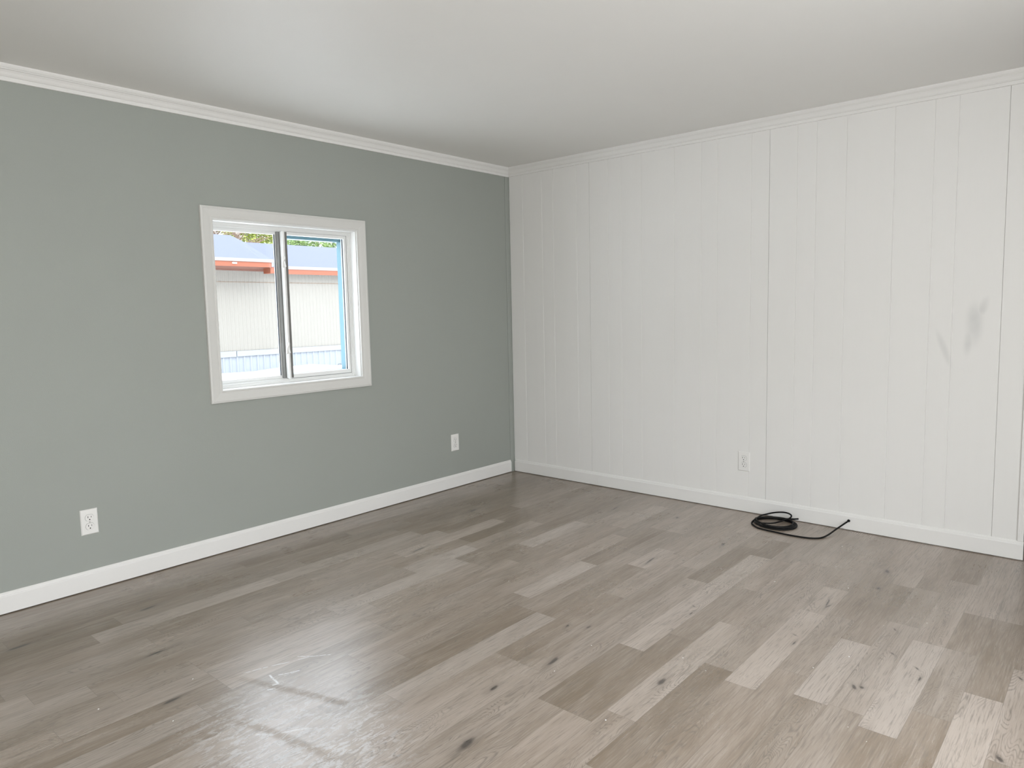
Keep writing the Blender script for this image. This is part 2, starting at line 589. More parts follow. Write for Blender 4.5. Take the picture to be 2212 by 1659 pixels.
traced = {
    4: [(-4.3, -2.93, .12), (-2.93, -2.1, .35)],
    5: [(-3.046, -2.3, .78), (-4.2, -3.046, .30)],
    6: [(-3.7, -2.864, .42), (-2.864, -2.2, .22)],
    7: [(-1.74, -1.0, .72), (-2.92, -1.74, .5)],
    8: [(-4.2, -3.337, .80), (-3.337, -2.6, .45)],
    9: [(-3.9, -3.19, .72), (-3.19, -2.5, .42), (-1.845, -1.43, .85), (-1.43, -.9, .45)],
    10: [(-2.34, -1.6, .8), (-2.9, -2.34, .55)],
    11: [(-3.345, -2.897, .62), (-2.897, -2.2, .75), (-1.245, -.75, .85)],
    12: [(-3.6, -2.897, .25), (-2.897, -2.3, .65)],
    13: [(-3.7, -3.01, .78), (-3.01, -2.3, .45), (-.70, -.2, .75), (-1.4, -.7, .35)],
    14: [(-1.9, -1.3, .5)],
    15: [(-1.742, -1.254, .88), (-1.254, -.6, .28), (-.6, .0, .62), (-2.4, -1.742, .35)],
    16: [(-1.83, -1.013, .48), (-1.013, -.6, .32), (-.6, 0, .58)],
    17: [(-2.6, -1.83, .72), (-1.83, -1.155, .30), (-1.155, -.865, .88), (-.865, 0, .5)],
    18: [(-2.9, -2.18, .62), (-2.18, -1.5, .28), (-1.5, -.9, .62), (-.9, 0, .5)],
    19: [(-2.9, -2.183, .68), (-2.183, -1.02, .42), (-1.02, -.29, .70), (-.29, 0, .5)],
    20: [(-2.9, -1.25, .55), (-1.25, -1.14, .62), (-1.14, -.59, .15), (-.59, 0, .42)],
    21: [(-2.9, -2.315, .5), (-2.315, -1.85, .12), (-1.85, -.685, .90), (-.685, -.405, .18), (-.405, 0, .5)],
    22: [(-3.0, -2.315, .52), (-2.315, -1.67, .22), (-1.67, -1.1, .30), (-1.1, -.68, .52), (-.68, 0, .5)],
    23: [(-3.0, -2.235, .50), (-2.235, -1.46, .80), (-1.46, -.63, .48), (-.63, 0, .58)],
    24: [(-3.2, -2.484, .62), (-2.484, -1.79, .15), (-1.79, -.63, .55), (-.63, 0, .60)],
    25: [(-3.0, -1.854, .36), (-1.854, -1.16, .95), (-1.16, -.865, .80), (-.865, 0, .55)],
    26: [(-2.8, -1.67, .40), (-1.67, -1.14, .50), (-1.14, -.5, .38), (-.5, 0, .5)],
    27: [(-2.7, -1.80, .32), (-1.80, -1.32, .95), (-1.32, -.665, .28), (-.665, 0, .65)],
    28: [(-2.7, -1.79, .50), (-1.79, -1.064, .66), (-1.064, -.648, .45), (-.648, 0, .36)],
    29: [(-2.6, -1.854, .30), (-1.854, -1.175, 1.0), (-1.175, -.467, .62), (-.467, 0, .25)],
    30: [(-2.6, -1.67, .26), (-1.67, -1.175, .50), (-1.175, -.807, .28), (-.807, 0, .62)],
    31: [(-2.9, -1.46, 1.0), (-1.46, -.807, .22), (-.807, 0, .62)],
    32: [(-3.1, -1.80, .42), (-1.80, -1.20, .78), (-1.20, 0, .22)],
}
random.seed(11)
planks = []
nrow = int((-RY1 + 0.1) / PITCHR) + 1
for r in range(nrow):
    y1, y0 = yb(r), max(yb(r + 1), RY1)
    if r == 0:
        y1 = 0.0
    segs = []
    for a, c, t in traced.get(r, []):
        segs.append((a, c, t))
    segs.sort()
    xs, xe = RX0, RX1
    # fill the gaps with planks of random length
    filled = []
    cur = xs
    stops = segs + [(xe, xe, None)]
    for a, c, t in stops:
        while a - cur > 1e-4:
            ln = random.choice((0.61, 0.85, 1.22, 0.74, 0.48))
            nxt = cur + ln
            if nxt > a - 0.25:
                nxt = a
            filled.append((cur, nxt, min(1, max(0, random.gauss(0.16 if r < 5 else (0.27 if r < 11 and cur > -1.7 else 0.47), 0.14)))))  # darker mean tone by the grey wall and corner, standing in for shade
            cur = nxt
        if t is not None:
            filled.append((a, c, t))
            cur = c
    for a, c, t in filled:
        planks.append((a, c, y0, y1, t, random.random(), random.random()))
verts, faces = [], []
for a, c, y0, y1, *_ in planks:
    k = len(verts)
    verts += [(a, y0, 0), (c, y0, 0), (c, y1, 0), (a, y1, 0)]
    faces.append((k, k + 1, k + 2, k + 3))
me = bpy.data.meshes.new('floor')
me.from_pydata(verts, [], faces)
uvl = me.uv_layers.new(name='plank_uv')
ca = me.attributes.new('plank', 'FLOAT_VECTOR', 'FACE')
cb = me.attributes.new('plank_size', 'FLOAT_VECTOR', 'FACE')
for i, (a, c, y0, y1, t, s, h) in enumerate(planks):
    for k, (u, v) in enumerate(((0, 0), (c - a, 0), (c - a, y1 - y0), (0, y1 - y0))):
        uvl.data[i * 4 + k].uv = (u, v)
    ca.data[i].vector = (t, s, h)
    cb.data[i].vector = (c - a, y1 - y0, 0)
me.materials.append(M['floor'])
floor = bpy.data.objects.new('floor', me)
COL.objects.link(floor)
tag(floor, 'grey brown oak look vinyl plank floor with a glossy patch before the window', 'floor', kind='structure')

# ------------------------------------------------------------------ shell
WX0, WX1, WZ0, WZ1 = -2.226, -1.358, 0.826, 1.690   # rough opening of the window


def wall_with_hole(name, mat, x0, x1, ya, yb_, z0, z1, holes, along='x', label=None):
    """wall slab; holes list of (a0,a1,z0,z1)"""
    bm = bmesh.new()
    holes = sorted(holes)

    def bx(a0, a1, c0, c1):
        if a1 - a0 < 1e-5 or c1 - c0 < 1e-5:
            return
        if along == 'x':
            box(bm, a0, a1, ya, yb_, c0, c1)
        else:
            box(bm, ya, yb_, a0, a1, c0, c1)
    cur = x0
    for a0, a1, h0, h1 in holes:
        bx(cur, a0, z0, z1)
        bx(a0, a1, z0, h0)
        bx(a0, a1, h1, z1)
        cur = a1
    bx(cur, x1, z0, z1)
    o = link(name, bm, mat)
    tag(o, label, 'wall', kind='structure')
    return o


wall_with_hole('wall_left', M['grey_wall'], RX0, 0.0, 0.0, 0.13, -0.02, CEIL, [(WX0, WX1, WZ0, WZ1)],
               label='sage grey painted wall with the small white window in it')
wall_with_hole('wall_back', M['white_panel'], RX0, RX1, RY1 - 0.13, RY1, -0.02, CEIL,
               [(-5.25, -3.95, 0.75, 1.95), (-3.5, -1.5, 0.05, 2.05)], label='white rear wall behind the camera')
wall_with_hole('wall_end', M['white_panel'], RY1, 0.0, RX0 - 0.13, RX0, -0.02, CEIL,
               [(-3.55, -1.65, 0.75, 1.95)], along='y', label='white end wall behind the camera')
# next room beyond the end of the panelled wall
wall_with_hole('wall_far', M['white_panel'], RY1, -2.4, RX1, RX1 + 0.13, -0.02, CEIL, [], along='y', label='white wall of the next room')
wall_with_hole('wall_side', M['white_panel'], 0.13, RX1, -2.4, -2.27, -0.02, CEIL, [], label='white side wall of the next room')

bm = bmesh.new()
box(bm, RX0 - .13, RX1 + .13, RY1 - .13, 0.13, CEIL, CEIL + 0.12)
tag(link('ceiling', bm, M['ceiling']), 'smooth off white painted ceiling', 'ceiling', kind='structure')
bm = bmesh.new()
box(bm, RX0 - .13, RX1 + .13, RY1 - .13, 0.13, -0.25, -0.021)
tag(link('floor_slab', bm, M['seam']), 'dark underlay below the plank floor', 'floor', kind='structure')

# panelled wall: grooves as real v cuts
grooves = [(.135, 0), (.311, 0), (.4105, 0), (.611, 0), (.715, 1), (.863, 0), (.9645, 0), (1.1145, 0), (1.3445, 0), (1.523, 0), (1.6255, 0),
           (1.8275, 0), (1.93, 1), (2.082, 0), (2.182, 0), (2.3325, 0), (2.5565, 0), (2.7295, 0), (2.8285, 0), (3.026, 1)]
PEND = 3.140
prof = [(0.009, 0.0)]
for g, seam in grooves:
    w, d = (0.0012, 0.004) if seam else (0.0022, 0.0022)
    prof += [(g - w, 0.0), (g - w * 0.35, d), (g + w * 0.35, d), (g + w, 0.0)]
prof += [(PEND, 0.0), (PEND, 0.125), (0.009, 0.125)]
bm = bmesh.new()
extrude_profile(bm, prof, -0.02, CEIL, lambda t, u, v: (v, -u, t))
tag(link('wall_right', bm, M['white_panel']), 'white painted vertical panel wall with uneven grooves', 'wall', kind='structure')
# inside corner bead, grey like the window wall
bm = bmesh.new()
prof = [(0.0, 0.0), (-0.0415, 0.0), (-0.0415, -0.0035), (-0.036, -0.0055), (-0.006, -0.0055), (-0.0055, -0.0095), (0.02, -0.0095), (0.02, 0.0)]
extrude_profile(bm, prof, 0.0, 2.20, lambda t, u, v: (u, v, t))
tag(link('trim_3', bm, M['grey_wall']), 'grey vertical corner strip between the grey wall and white panelling', 'trim', kind='structure')

# crown mouldings, mitred in the corner
crown = [(0.0, 2.166), (0.009, 2.166), (0.0105, 2.168), (0.0105, 2.181), (0.009, 2.1825), (0.0125, 2.184), (0.017, 2.189), (0.022, 2.198), (0.028, 2.205),
         (0.034, 2.208), (0.0345, 2.210), (0.0375, 2.211), (0.041, 2.215), (0.044, 2.220), (0.044, CEIL), (0.0, CEIL)]
bm = bmesh.new()
extrude_profile(bm, crown, RX0, 0.0, lambda t, u, v: (t, -u, v), None, lambda u, v: -u)
tag(link('trim_1', bm, M['trim']), 'white crown moulding above the grey wall', 'moulding', kind='structure')
bm = bmesh.new()
extrude_profile(bm, crown, -PEND, 0.0, lambda t, u, v: (-u, t, v), None, lambda u, v: -u)
tag(link('trim_2', bm, M['trim']), 'white crown moulding above the panelled wall', 'moulding', kind='structure')

# baseboards
bb = [(0.0, 0.0045), (0.012, 0.0045), (0.012, 0.074), (0.011, 0.0765), (0.0085, 0.079), (0.0080, 0.083), (0.005, 0.088), (0.0035, 0.0905), (0.0, 0.0905)]
bm = bmesh.new()
extrude_profile(bm, bb, RX0, -0.0435, lambda t, u, v: (t, -u, v))
tag(link('baseboard_left', bm, M['trim']), 'white baseboard along the grey wall', 'baseboard', kind='structure')
bm = bmesh.new()
extrude_profile(bm, bb, -0.7682, -0.0165, lambda t, u, v: (-u, t, v))
tag(link('baseboard_corner', bm, M['trim']), 'short white baseboard length in the corner under the panelling', 'baseboard', kind='structure')
bm = bmesh.new()
extrude_profile(bm, bb, -3.1525, -0.7696, lambda t, u, v: (-u, t, v))
tag(link('baseboard_right', bm, M['trim']), 'long white baseboard under the panelling where the cable comes out', 'baseboard', kind='structure')

# outside corner trim at the end of the panelling
bm = bmesh.new()
prof = [(3.1275, 0.0), (3.1275, -0.009), (3.129, -0.0105), (3.139, -0.0105), (3.1395, -0.0095), (3.143, -0.0095), (3.1435, -0.0105), (3.1515, -0.0105),
        (3.1515, 0.12), (3.1402, 0.12), (3.1402, 0.0)]
extrude_profile(bm, prof, 0.0915, 2.166, lambda t, u, v: (v, -u, t))
tag(link('trim_4', bm, M['trim']), 'white vertical trim at the right end of the panelled wall', 'trim', kind='structure')

# ------------------------------------------------------------------ rear windows (behind the camera)
def rear_window(name, x0, x1, y0, y1, z0, z1, along, label):
    bm = bmesh.new()
    t = 0.05

    def bx(a0, a1, c0, c1):
        if along == 'x':
            box(bm, a0, a1, y0, y1, c0, c1)
        else:
            box(bm, y0, y1, a0, a1, c0, c1)
    bx(x0, x1, z0, z0 + t)
    bx(x0, x1, z1 - t, z1)
    bx(x0, x0 + t, z0 + t, z1 - t)
    bx(x1 - t, x1, z0 + t, z1 - t)
    c = (x0 + x1) / 2
    bx(c - t / 2, c + t / 2, z0 + t, z1 - t)
    tag(link(name, bm, M['vinyl']), label, 'window', kind='structure')


rear_window('window_2', -5.25, -3.95, RY1 - 0.12, RY1 - 0.01, 0.75, 1.95, 'x', 'white framed rear window behind the camera')
rear_window('window_3', -3.55, -1.65, RX0 - 0.12, RX0 - 0.01, 0.75, 1.95, 'y', 'white framed end window behind the camera')
rear_window('door_1', -3.5, -1.5, RY1 - 0.12, RY1 - 0.01, 0.05, 2.05, 'x', 'white framed sliding glass door behind the camera')

bm = bmesh.new()
box(bm, RX0 - .13, RX1 + .13, RY1 - 3.4, RY1 - .13, CEIL + .02, CEIL + .12)  # unseen slab, added to keep the sun out of the rear door
tag(link('sun_block_roof', bm, M['ceiling']), 'unseen roof slab added outside the rear wall to block the sun', 'roof', kind='structure')

# ------------------------------------------------------------------ window in view
win = empty('window_1', (-1.79, 0.0, 0.83))
tag(win, 'small white slider window in the grey wall', 'window', kind='structure')
OX0, OX1, OZ0, OZ1 = -2.284, -1.2985, 0.770, 1.751
IX0, IX1, IZ0, IZ1 = -2.2215, -1.3635, 0.8315, 1.6855


def ring_profile(bm, prof, x0, x1, z0, z1):
    """prof points (o, y): o = inward offset from the outer rectangle; a mitred closed frame"""
    rings = []
    for o, y in prof:
        rings.append([bm.verts.new(p) for p in ((x0 + o, y, z0 + o), (x1 - o, y, z0 + o), (x1 - o, y, z1 - o), (x0 + o, y, z1 - o))])
    n = len(rings)
    for i in range(n):
        a, c = rings[i], rings[(i + 1) % n]
        for k in range(4):
            bm.faces.new((a[k], a[(k + 1) % 4], c[(k + 1) % 4], c[k]))


bm = bmesh.new()
ring_profile(bm, [(0.0, 0.0), (0.0, -0.012), (0.0015, -0.0145), (0.006, -0.0150), (0.0085, -0.0165), (0.012, -0.0165), (0.014, -0.0150), (0.036, -0.0125),
                  (0.046, -0.0105), (0.048, -0.0095), (0.052, -0.0095), (0.0545, -0.0115), (0.060, -0.0110), (0.0622, -0.009), (0.0622, 0.0)],
             OX0, OX1, OZ0, OZ1)
link('casing', bm, M['casing'], win)
# mitre lines of the casing are the corners of the ring itself
bm = bmesh.new()
ring_profile(bm, [(0.0, 0.002), (0.0065, 0.002), (0.0065, 0.060), (0.0, 0.060)], WX0, WX1, WZ0, WZ1)
link('jamb', bm, M['vinyl'], win)
# vinyl frame with stepped tracks
bm = bmesh.new()
ring_profile(bm, [(0.0, 0.052), (0.012, 0.052), (0.012, 0.056), (0.020, 0.056), (0.020, 0.061), (0.0265, 0.061), (0.0265, 0.064),
                  (0.0215, 0.064), (0.0215, 0.094), (0.029, 0.094), (0.029, 0.097), (0.024, 0.097), (0.024, 0.123), (0.012, 0.123), (0.012, 0.140), (0.0, 0.140)],
             WX0, WX1, WZ0, WZ1)
link('frame', bm, M['vinyl'], win)
# fixed light (left): its own stile and glass at the outer track
FX1 = -1.785
bm = bmesh.new()
def frame_rect(bm, x0, x1, z0, z1, l, r, bt, tp, y0, y1, bev=0.0012):
    box(bm, x0, x0 + l, y0, y1, z0, z1, bev)
    box(bm, x1 - r, x1, y0, y1, z0, z1, bev)
    box(bm, x0 + l, x1 - r, y0, y1, z0, z0 + bt, bev)
    box(bm, x0 + l, x1 - r, y0, y1, z1 - tp, z1, bev)
frame_rect(bm, WX0 + .026, FX1, WZ0 + .026, WZ1 - .026, .012, .042, .020, .018, .100, .118)
fs = link('fixed_sash', bm, M['vinyl'], win)
bm = bmesh.new()
box(bm, WX0 + .036, FX1 - .040, .1075, .1105, WZ0 + .044, WZ1 - .042)
link('glass_pane', bm, M['glass'], fs)
bm = bmesh.new()
box(bm, FX1 - .0465, FX1 - .0430, .0985, .1065, WZ0 + .046, WZ1 - .044)
link('gasket', bm, M['gasket'], fs)
bm = bmesh.new()
box(bm, FX1 - .037, FX1 - .004, .0925, .100, WZ0 + .030, WZ1 - .028, .001)
link('interlock', bm, M['metal'], fs)
# sliding sash (right) at the inner track
SX0, SX1, SZ0, SZ1 = -1.806, -1.3845, WZ0 + .028, WZ1 - .027
bm = bmesh.new()
frame_rect(bm, SX0 + .004, SX1, SZ0, SZ1, .022, .016, .022, .018, .066, .090)
ss = link('sliding_sash', bm, M['vinyl'], win)
bm = bmesh.new()
box(bm, SX0 + .0165, SX0 + .032, .0625, .0905, SZ0 + .003, SZ1 - .003, .0015)
link('meeting_stile', bm, M['metal'], ss)
bm = bmesh.new()
box(bm, SX0 + .0055, SX0 + .0165, .0605, .074, SZ0 - .002, SZ1 + .002, .0015)
link('pull_stile', bm, M['vinyl'], ss)
bm = bmesh.new()
box(bm, SX0 + .024, SX1 - .014, .0765, .0795, SZ0 + .020, SZ1 - .016)
link('glass_pane', bm, M['glass'], ss)
bm = bmesh.new()
box(bm, SX1 - .0195, SX1 - .016, .079, .0865, SZ0 + .022, SZ1 - .018)
link('gasket', bm, M['gasket'], ss)
# latches
for zc in (1.496, 1.023):
    bm = bmesh.new()
    box(bm, SX0 - .004, SX0 + .012, .0560, .0610, zc - .031, zc + .031, .002)
    la = link('latch', bm, M['plate'], ss)
    bm = bmesh.new()
    tube(bm, catmull([(SX0 + .007, .0545, zc + .029), (SX0 + .004, .049, zc + .019), (SX0 + .000, .046, zc + .010)], 4), .0050, 8)
    tube(bm, catmull([(SX0 + .000, .046, zc + .012), (SX0 - .008, .044, zc + .004), (SX0 - .013, .043, zc - .012), (SX0 - .012, .046, zc - .030)], 4), [.0050] * 4 + [.0042] * 9, 8)
    tube(bm, catmull([(SX0 + .000, .046, zc + .008), (SX0 + .003, .045, zc - .008), (SX0 + .009, .0505, zc - .026)], 4), .0038, 8)
    link('lever', bm, M['plate'], la, True)
# outside: blue reveal and insect screen clips of the sliding side
bm = bmesh.new()
box(bm, WX1 - .005, WX1 + .03, .142, .193, WZ0 + .020, WZ1 - .020)
box(bm, SX0 + .060, WX1 - .005, .142, .195, WZ1 - .056, WZ1 + .02)
box(bm, SX0 + .060, WX1 - .005, .142, .200, WZ0 - .02, WZ0 + .046)
link('exterior_reveal', bm, M['blue'], win)
bm = bmesh.new()
box(bm, SX0 + .018, SX1 + .001, .0655, .071, SZ1 + .0002, SZ1 + .0028)
box(bm, SX0 + .018, SX1 + .001, .0655, .071, SZ0 - .0022, SZ0 - .0002)
link('gap_shade_strip', bm, M['gasket'], ss)  # black strips standing in for the shade in the gaps above and below the sash
for (cx, cz) in ((-1.424, WZ1 - .074), (-1.424, WZ0 + .068)):
    bm = bmesh.new()
    r = 0.011
    pts = []
    for (sx_, sz_, a0) in ((1, 1, 0), (-1, 1, 90), (-1, -1, 180), (1, -1, 270)):
        for k in range(4):
            a = math.radians(a0 + k * 30)
            pts.append((cx + sx_ * (r - .003) + .003 * math.cos(a), .1275, cz + sz_ * (r * 1.1 - .003) + .003 * math.sin(a)))
    pts.append(pts[0])
    tube(bm, pts, .0013, 6)
    link('screen_clip', bm, M['clip'], win)


# ------------------------------------------------------------------ outlets
def outlet(center, wall, label):
    """wall 'L' : on y=0 plane facing -y ; 'R': on x=0 plane facing -x"""
    t = empty('wall_outlet', center)
    if wall == 'R':
        t.rotation_euler = (0, 0, -math.pi / 2)
        t.matrix_world = Matrix.Translation(center) @ Matrix.Rotation(-math.pi / 2, 4, 'Z')
    tag(t, label, 'outlet', 'white duplex wall outlets near the floor')
    MW = t.matrix_world.copy()

    def L(name, bm, mat, par):
        bm.transform(MW)
        return link(name, bm, mat, par)
    bm = bmesh.new()
    hw, hh = .035, .057
    # plate with a sloping rim
    ys = [(hw, hh, 0.0), (hw, hh, -.0025), (hw - .0035, hh - .0035, -.0062), (hw - .006, hh - .006, -.0066)]
    rings = [[bm.verts.new(p) for p in ((-a, y, -c), (a, y, -c), (a, y, c), (-a, y, c))] for a, c, y in ys]
    for a, c in zip(rings, rings[1:]):
        for k in range(4):
            bm.faces.new((a[k], a[(k + 1) % 4], c[(k + 1) % 4], c[k]))
    bm.faces.new(rings[-1])
    bm.faces.new(rings[0])
    pl_ = L('cover_plate', bm, M['plate'], t)
    for s in (1, -1):
        zc = s * .0195
        # receptacle face: round with flat top and bottom
        bm = bmesh.new()
        n = 40
        def outline(r, h):
            out = []
            for k in range(n):
                a = 2 * math.pi * k / n
                out.append((r * math.cos(a), max(-h, min(h, r * math.sin(a)))))
            return out
        lo = outline(.0172, .0142)
        v0 = [bm.verts.new((u, -.0060, zc + v)) for u, v in lo]
        v1 = [bm.verts.new((u, -.0084, zc + v)) for u, v in lo]
        v2 = [bm.verts.new((u * .965, -.0088, zc + v * .965)) for u, v in lo]
        for a, c in ((v0, v1), (v1, v2)):
            for k in range(n):
                bm.faces.new((a[k], a[(k + 1) % n], c[(k + 1) % n], c[k]))
        bm.faces.new(v2)
        rc = L('receptacle', bm, M['plate'], t)
        # shadow gap round the face
        bm = bmesh.new()
        g0 = [bm.verts.new((u, -.00672, zc + v)) for u, v in outline(.0172, .0142)]
        g1 = [bm.verts.new((u, -.00672, zc + v)) for u, v in outline(.0178, .0148)]
        for k in range(n):
            bm.faces.new((g0[k], g0[(k + 1) % n], g1[(k + 1) % n], g1[k]))
        L('gap', bm, M['slot'], rc)
        for (ux, w, hgt) in ((-.0064, .0012, .0042), (.0064, .0010, .0034)):
            bm = bmesh.new()
            box(bm, ux - w, ux + w, -.0090, -.0075, zc + .0035 - hgt, zc + .0035 + hgt)
            L('slot', bm, M['slot'], rc)
        bm = bmesh.new()
        tube(bm, [(0, -.0076, zc - .0082), (0, -.0090, zc - .0082)], .0027, 14)
        L('ground_hole', bm, M['slot'], rc)
    bm = bmesh.new()
    tube(bm, [(0, -.0062, 0), (0, -.0074, 0), (0, -.0078, 0)], [.0032, .0032, .0022], 14)
    sc_ = L('screw', bm, M['screw'], t)
    bm = bmesh.new()
    box(bm, -.0004, .0004, -.0080, -.0076, -.0024, .0024)
    L('screw_slot', bm, M['slot'], sc_)
    return t


outlet((-2.864, 0, .3085), 'L', 'white outlet on the grey wall nearest the left edge of the photo')
outlet((-0.609, 0, .3115), 'L', 'white outlet on the grey wall right of the window near the corner')
outlet((0, -1.8005, .299), 'R', 'white outlet on the white panelled wall above the black cable')

# ------------------------------------------------------------------ black cable
R = .0042
cx, cyy = -.143, -2.040


def turn(k0, k1, off, z, n=16):
    # one pass round the coil; the strands bunch on the left and spread on the right
    out = []
    for k in range(k0, k1):
        a = 2 * math.pi * k / n
        spread = .5 + .5 * math.cos(a - math.radians(250))
        ra, rb = .093 + off * spread, .106 + off * spread * 1.1
        out.append((cx + ra * math.cos(a), cyy + rb * math.sin(a), max(R, z + .003 * math.sin(a * 2 + off * 300))))
    return out


# free end over the coil, round the left side
pts = [(-.050, -2.137, .026), (-.056, -2.10, .020), (-.070, -2.05, .018), (-.085, -2.00, .018), (-.115, -1.955, .018), (-.160, -1.937, .018)]
pts += turn(7, 22, -.010, .016)
# the loop that springs up before the baseboard, then sags back across the coil
pts += [(-.085, -1.935, .016), (-.060, -1.965, .026), (-.050, -2.005, .039), (-.048, -2.050, .048), (-.050, -2.083, .047), (-.053, -2.099, .038),
        (-.060, -2.092, .024), (-.082, -2.072, .016), (-.125, -2.055, .012), (-.170, -2.030, .011), (-.198, -1.985, .012), (-.190, -1.950, .013), (-.150, -1.928, .013)]
pts = pts[:-1]
pts += turn(7, 20, .004, .010)
pts += turn(20, 23, .004, .009)
pts += turn(7, 23, -.004, .007)
pts += turn(7, 22, .010, .006)
coil = pts + [(-.095, -1.938, .006), (-.150, -1.925, .005), (-.205, -1.935, .0045)]
# tail to the hole in the baseboard
tail = [(-.235, -1.955, .0055), (-.268, -1.995, R), (-.280, -2.045, R), (-.285, -2.10, R), (-.290, -2.16, R), (-.287, -2.216, R), (-.274, -2.277, R),
        (-.240, -2.316, R), (-.180, -2.335, .008), (-.100, -2.352, .022), (-.050, -2.370, .037), (-.013, -2.388, .052), (.004, -2.394, .056)]
path = catmull(coil + tail, 6)
bm = bmesh.new()
tube(bm, path, R, 10)
cable = link('cable_coil', bm, M['cable'], None, True)
tag(cable, 'black cable coiled on the floor against the white baseboard', 'cable')
bm = bmesh.new()
tube(bm, [(-.0125, -2.3885, .0525), (-.0150, -2.3885, .0525), (-.0160, -2.3885, .0525)], [.0075, .0075, .006], 16)
link('grommet', bm, M['cable'], cable)

# ------------------------------------------------------------------ crumbs left on the floor
bm = bmesh.new()
random.seed(8)
for (fx, fy) in ((-2.155, -2.067), (-1.93, -2.06), (-2.285, -2.36), (-1.84, -2.46), (-1.81, -2.36), (-1.60, -2.73), (-1.22, -2.60), (-.95, -2.35), (-.83, -2.62),
                 (-.86, -2.86), (-1.12, -2.83), (-1.00, -2.95), (-1.88, -2.92), (-1.92, -2.98), (-1.95, -3.13), (-.30, -2.44), (-.60, -2.50), (-.035, -2.46), (-.04, -2.76),
                 (-1.32, -1.20), (-1.66, -1.42), (-1.30, -1.60), (-3.22, -1.10), (-3.10, -1.35), (-2.95, -1.15), (-.55, -1.35), (-.95, -2.10), (-1.45, -2.80)):
    rr = random.uniform(.0014, .0030)
    ln_ = random.choice((1, 1, 1, 2.4))
    a = random.random() * 3.14
    c0 = Vector((fx + .003, fy, .0))
    ring = []
    for k in range(6):
        b_ = a + k * math.pi / 3
        ring.append(bm.verts.new(c0 + Vector((math.cos(b_) * rr * (ln_ if k % 3 == 0 else 1), math.sin(b_) * rr * (ln_ if k % 3 == 0 else 1), .0002))))
    top = bm.verts.new(c0 + Vector((0, 0, rr * .9)))
    for k in range(6):
        bm.faces.new((ring[k], ring[(k + 1) % 6], top))
tag(link('paint_crumbs', bm, M['plate']), 'tiny white crumbs of paint scattered over the plank floor', 'debris', kind='stuff')

# ------------------------------------------------------------------ outside
FY = 17.0


def quadbox(bm, pts8):
    vs = [bm.verts.new(p) for p in pts8]
    for f in ((0, 1, 2, 3), (7, 6, 5, 4), (0, 4, 5, 1), (1, 5, 6, 2), (2, 6, 7, 3), (3, 7, 4, 0)):
        bm.faces.new([vs[i] for i in f])


home = empty('mobile_home', (8.0, FY, -0.8))
tag(home, 'cream ribbed mobile home with orange red fascia and blue grey roof across the snow', 'building')
HX0, HX1 = 1.0, 15.0


def ribbed(bm, x0, x1, z0, z1, y, pitch, depth, flat):
    x = x0
    prev = None
    vs = []
    while x < x1:
        for dx, dy in ((0, 0), (pitch * flat, 0), (pitch * (flat + .12), -depth), (pitch * .88, -depth)):
            vs.append((x + dx, y + dy))
        x += pitch
    a = [bm.verts.new((u, v, z0)) for u, v in vs]
    c = [bm.verts.new((u, v, z1)) for u, v in vs]
    for i in range(len(vs) - 1):
        bm.faces.new((a[i], a[i + 1], c[i + 1], c[i]))


bm = bmesh.new()
ribbed(bm, HX0, HX1, .12, 2.20, FY, .124, .010, .5)
ribbed(bm, HX0, HX1, 2.205, 2.60, FY - .012, .124, .010, .5)
box(bm, HX0, HX1, FY + .07, FY + 4.2, -.3, 2.60)
link('siding', bm, M['siding'], home)
bm = bmesh.new()
box(bm, HX0, HX1, FY - .022, FY + .01, 2.192, 2.207)
link('siding_seam', bm, M['twig'], home)
bm = bmesh.new()
ribbed(bm, HX0, HX1, -.56, -.04, FY + .03, .22, .03, .55)
link('skirting', bm, M['skirt'], home)
bm = bmesh.new()
box(bm, HX0, 6.62, FY - .04, FY + .03, -.045, .125)
box(bm, 6.64, HX1, FY - .04, FY + .03, -.040, .120)
link('skirting_board', bm, M['skirt'], home)
bm = bmesh.new()
box(bm, 7.9, HX1, FY - .32, FY - .28, 2.455, 2.605)
link('fascia', bm, M['fascia'], home)
bm = bmesh.new()
box(bm, 7.9, HX1, FY - .34, FY - .27, 2.605, 2.70, .005)
link('drip_edge', bm, M['drip'], home)
bm = bmesh.new()
quadbox(bm, [(7.6, FY - .30, 2.67), (HX1, FY - .30, 2.67), (HX1, FY + 2.3, 3.645), (7.6, FY + 2.3, 3.645),
             (7.6, FY - .30, 2.60), (HX1, FY - .30, 2.60), (HX1, FY + 2.3, 3.54), (7.6, FY + 2.3, 3.54)])
quadbox(bm, [(HX0, FY + 2.3, 3.645), (HX1, FY + 2.3, 3.645), (HX1, FY + 4.9, 2.70), (HX0, FY + 4.9, 2.70),
             (HX0, FY + 2.3, 3.54), (HX1, FY + 2.3, 3.54), (HX1, FY + 4.9, 2.60), (HX0, FY + 4.9, 2.60)])
link('roof', bm, M['roof'], home)
bm = bmesh.new()
quadbox(bm, [(HX0, FY - .28, 2.58), (HX1, FY - .28, 2.47), (HX1, FY + .02, 2.47), (HX0, FY + .02, 2.58),
             (HX0, FY - .28, 2.60), (HX1, FY - .28, 2.60), (HX1, FY + .02, 2.60), (HX0, FY + .02, 2.60)])
link('soffit', bm, M['soffit'], home)

# raised porch roof over the left part
PY = FY - .9
k_ = (PY + 3.4812) / (FY + 3.4812)      # same bearing from the room, nearer


def nb(x, z):
    return CAM.x + (x - CAM.x) * k_, CAM.z + (z - CAM.z) * k_


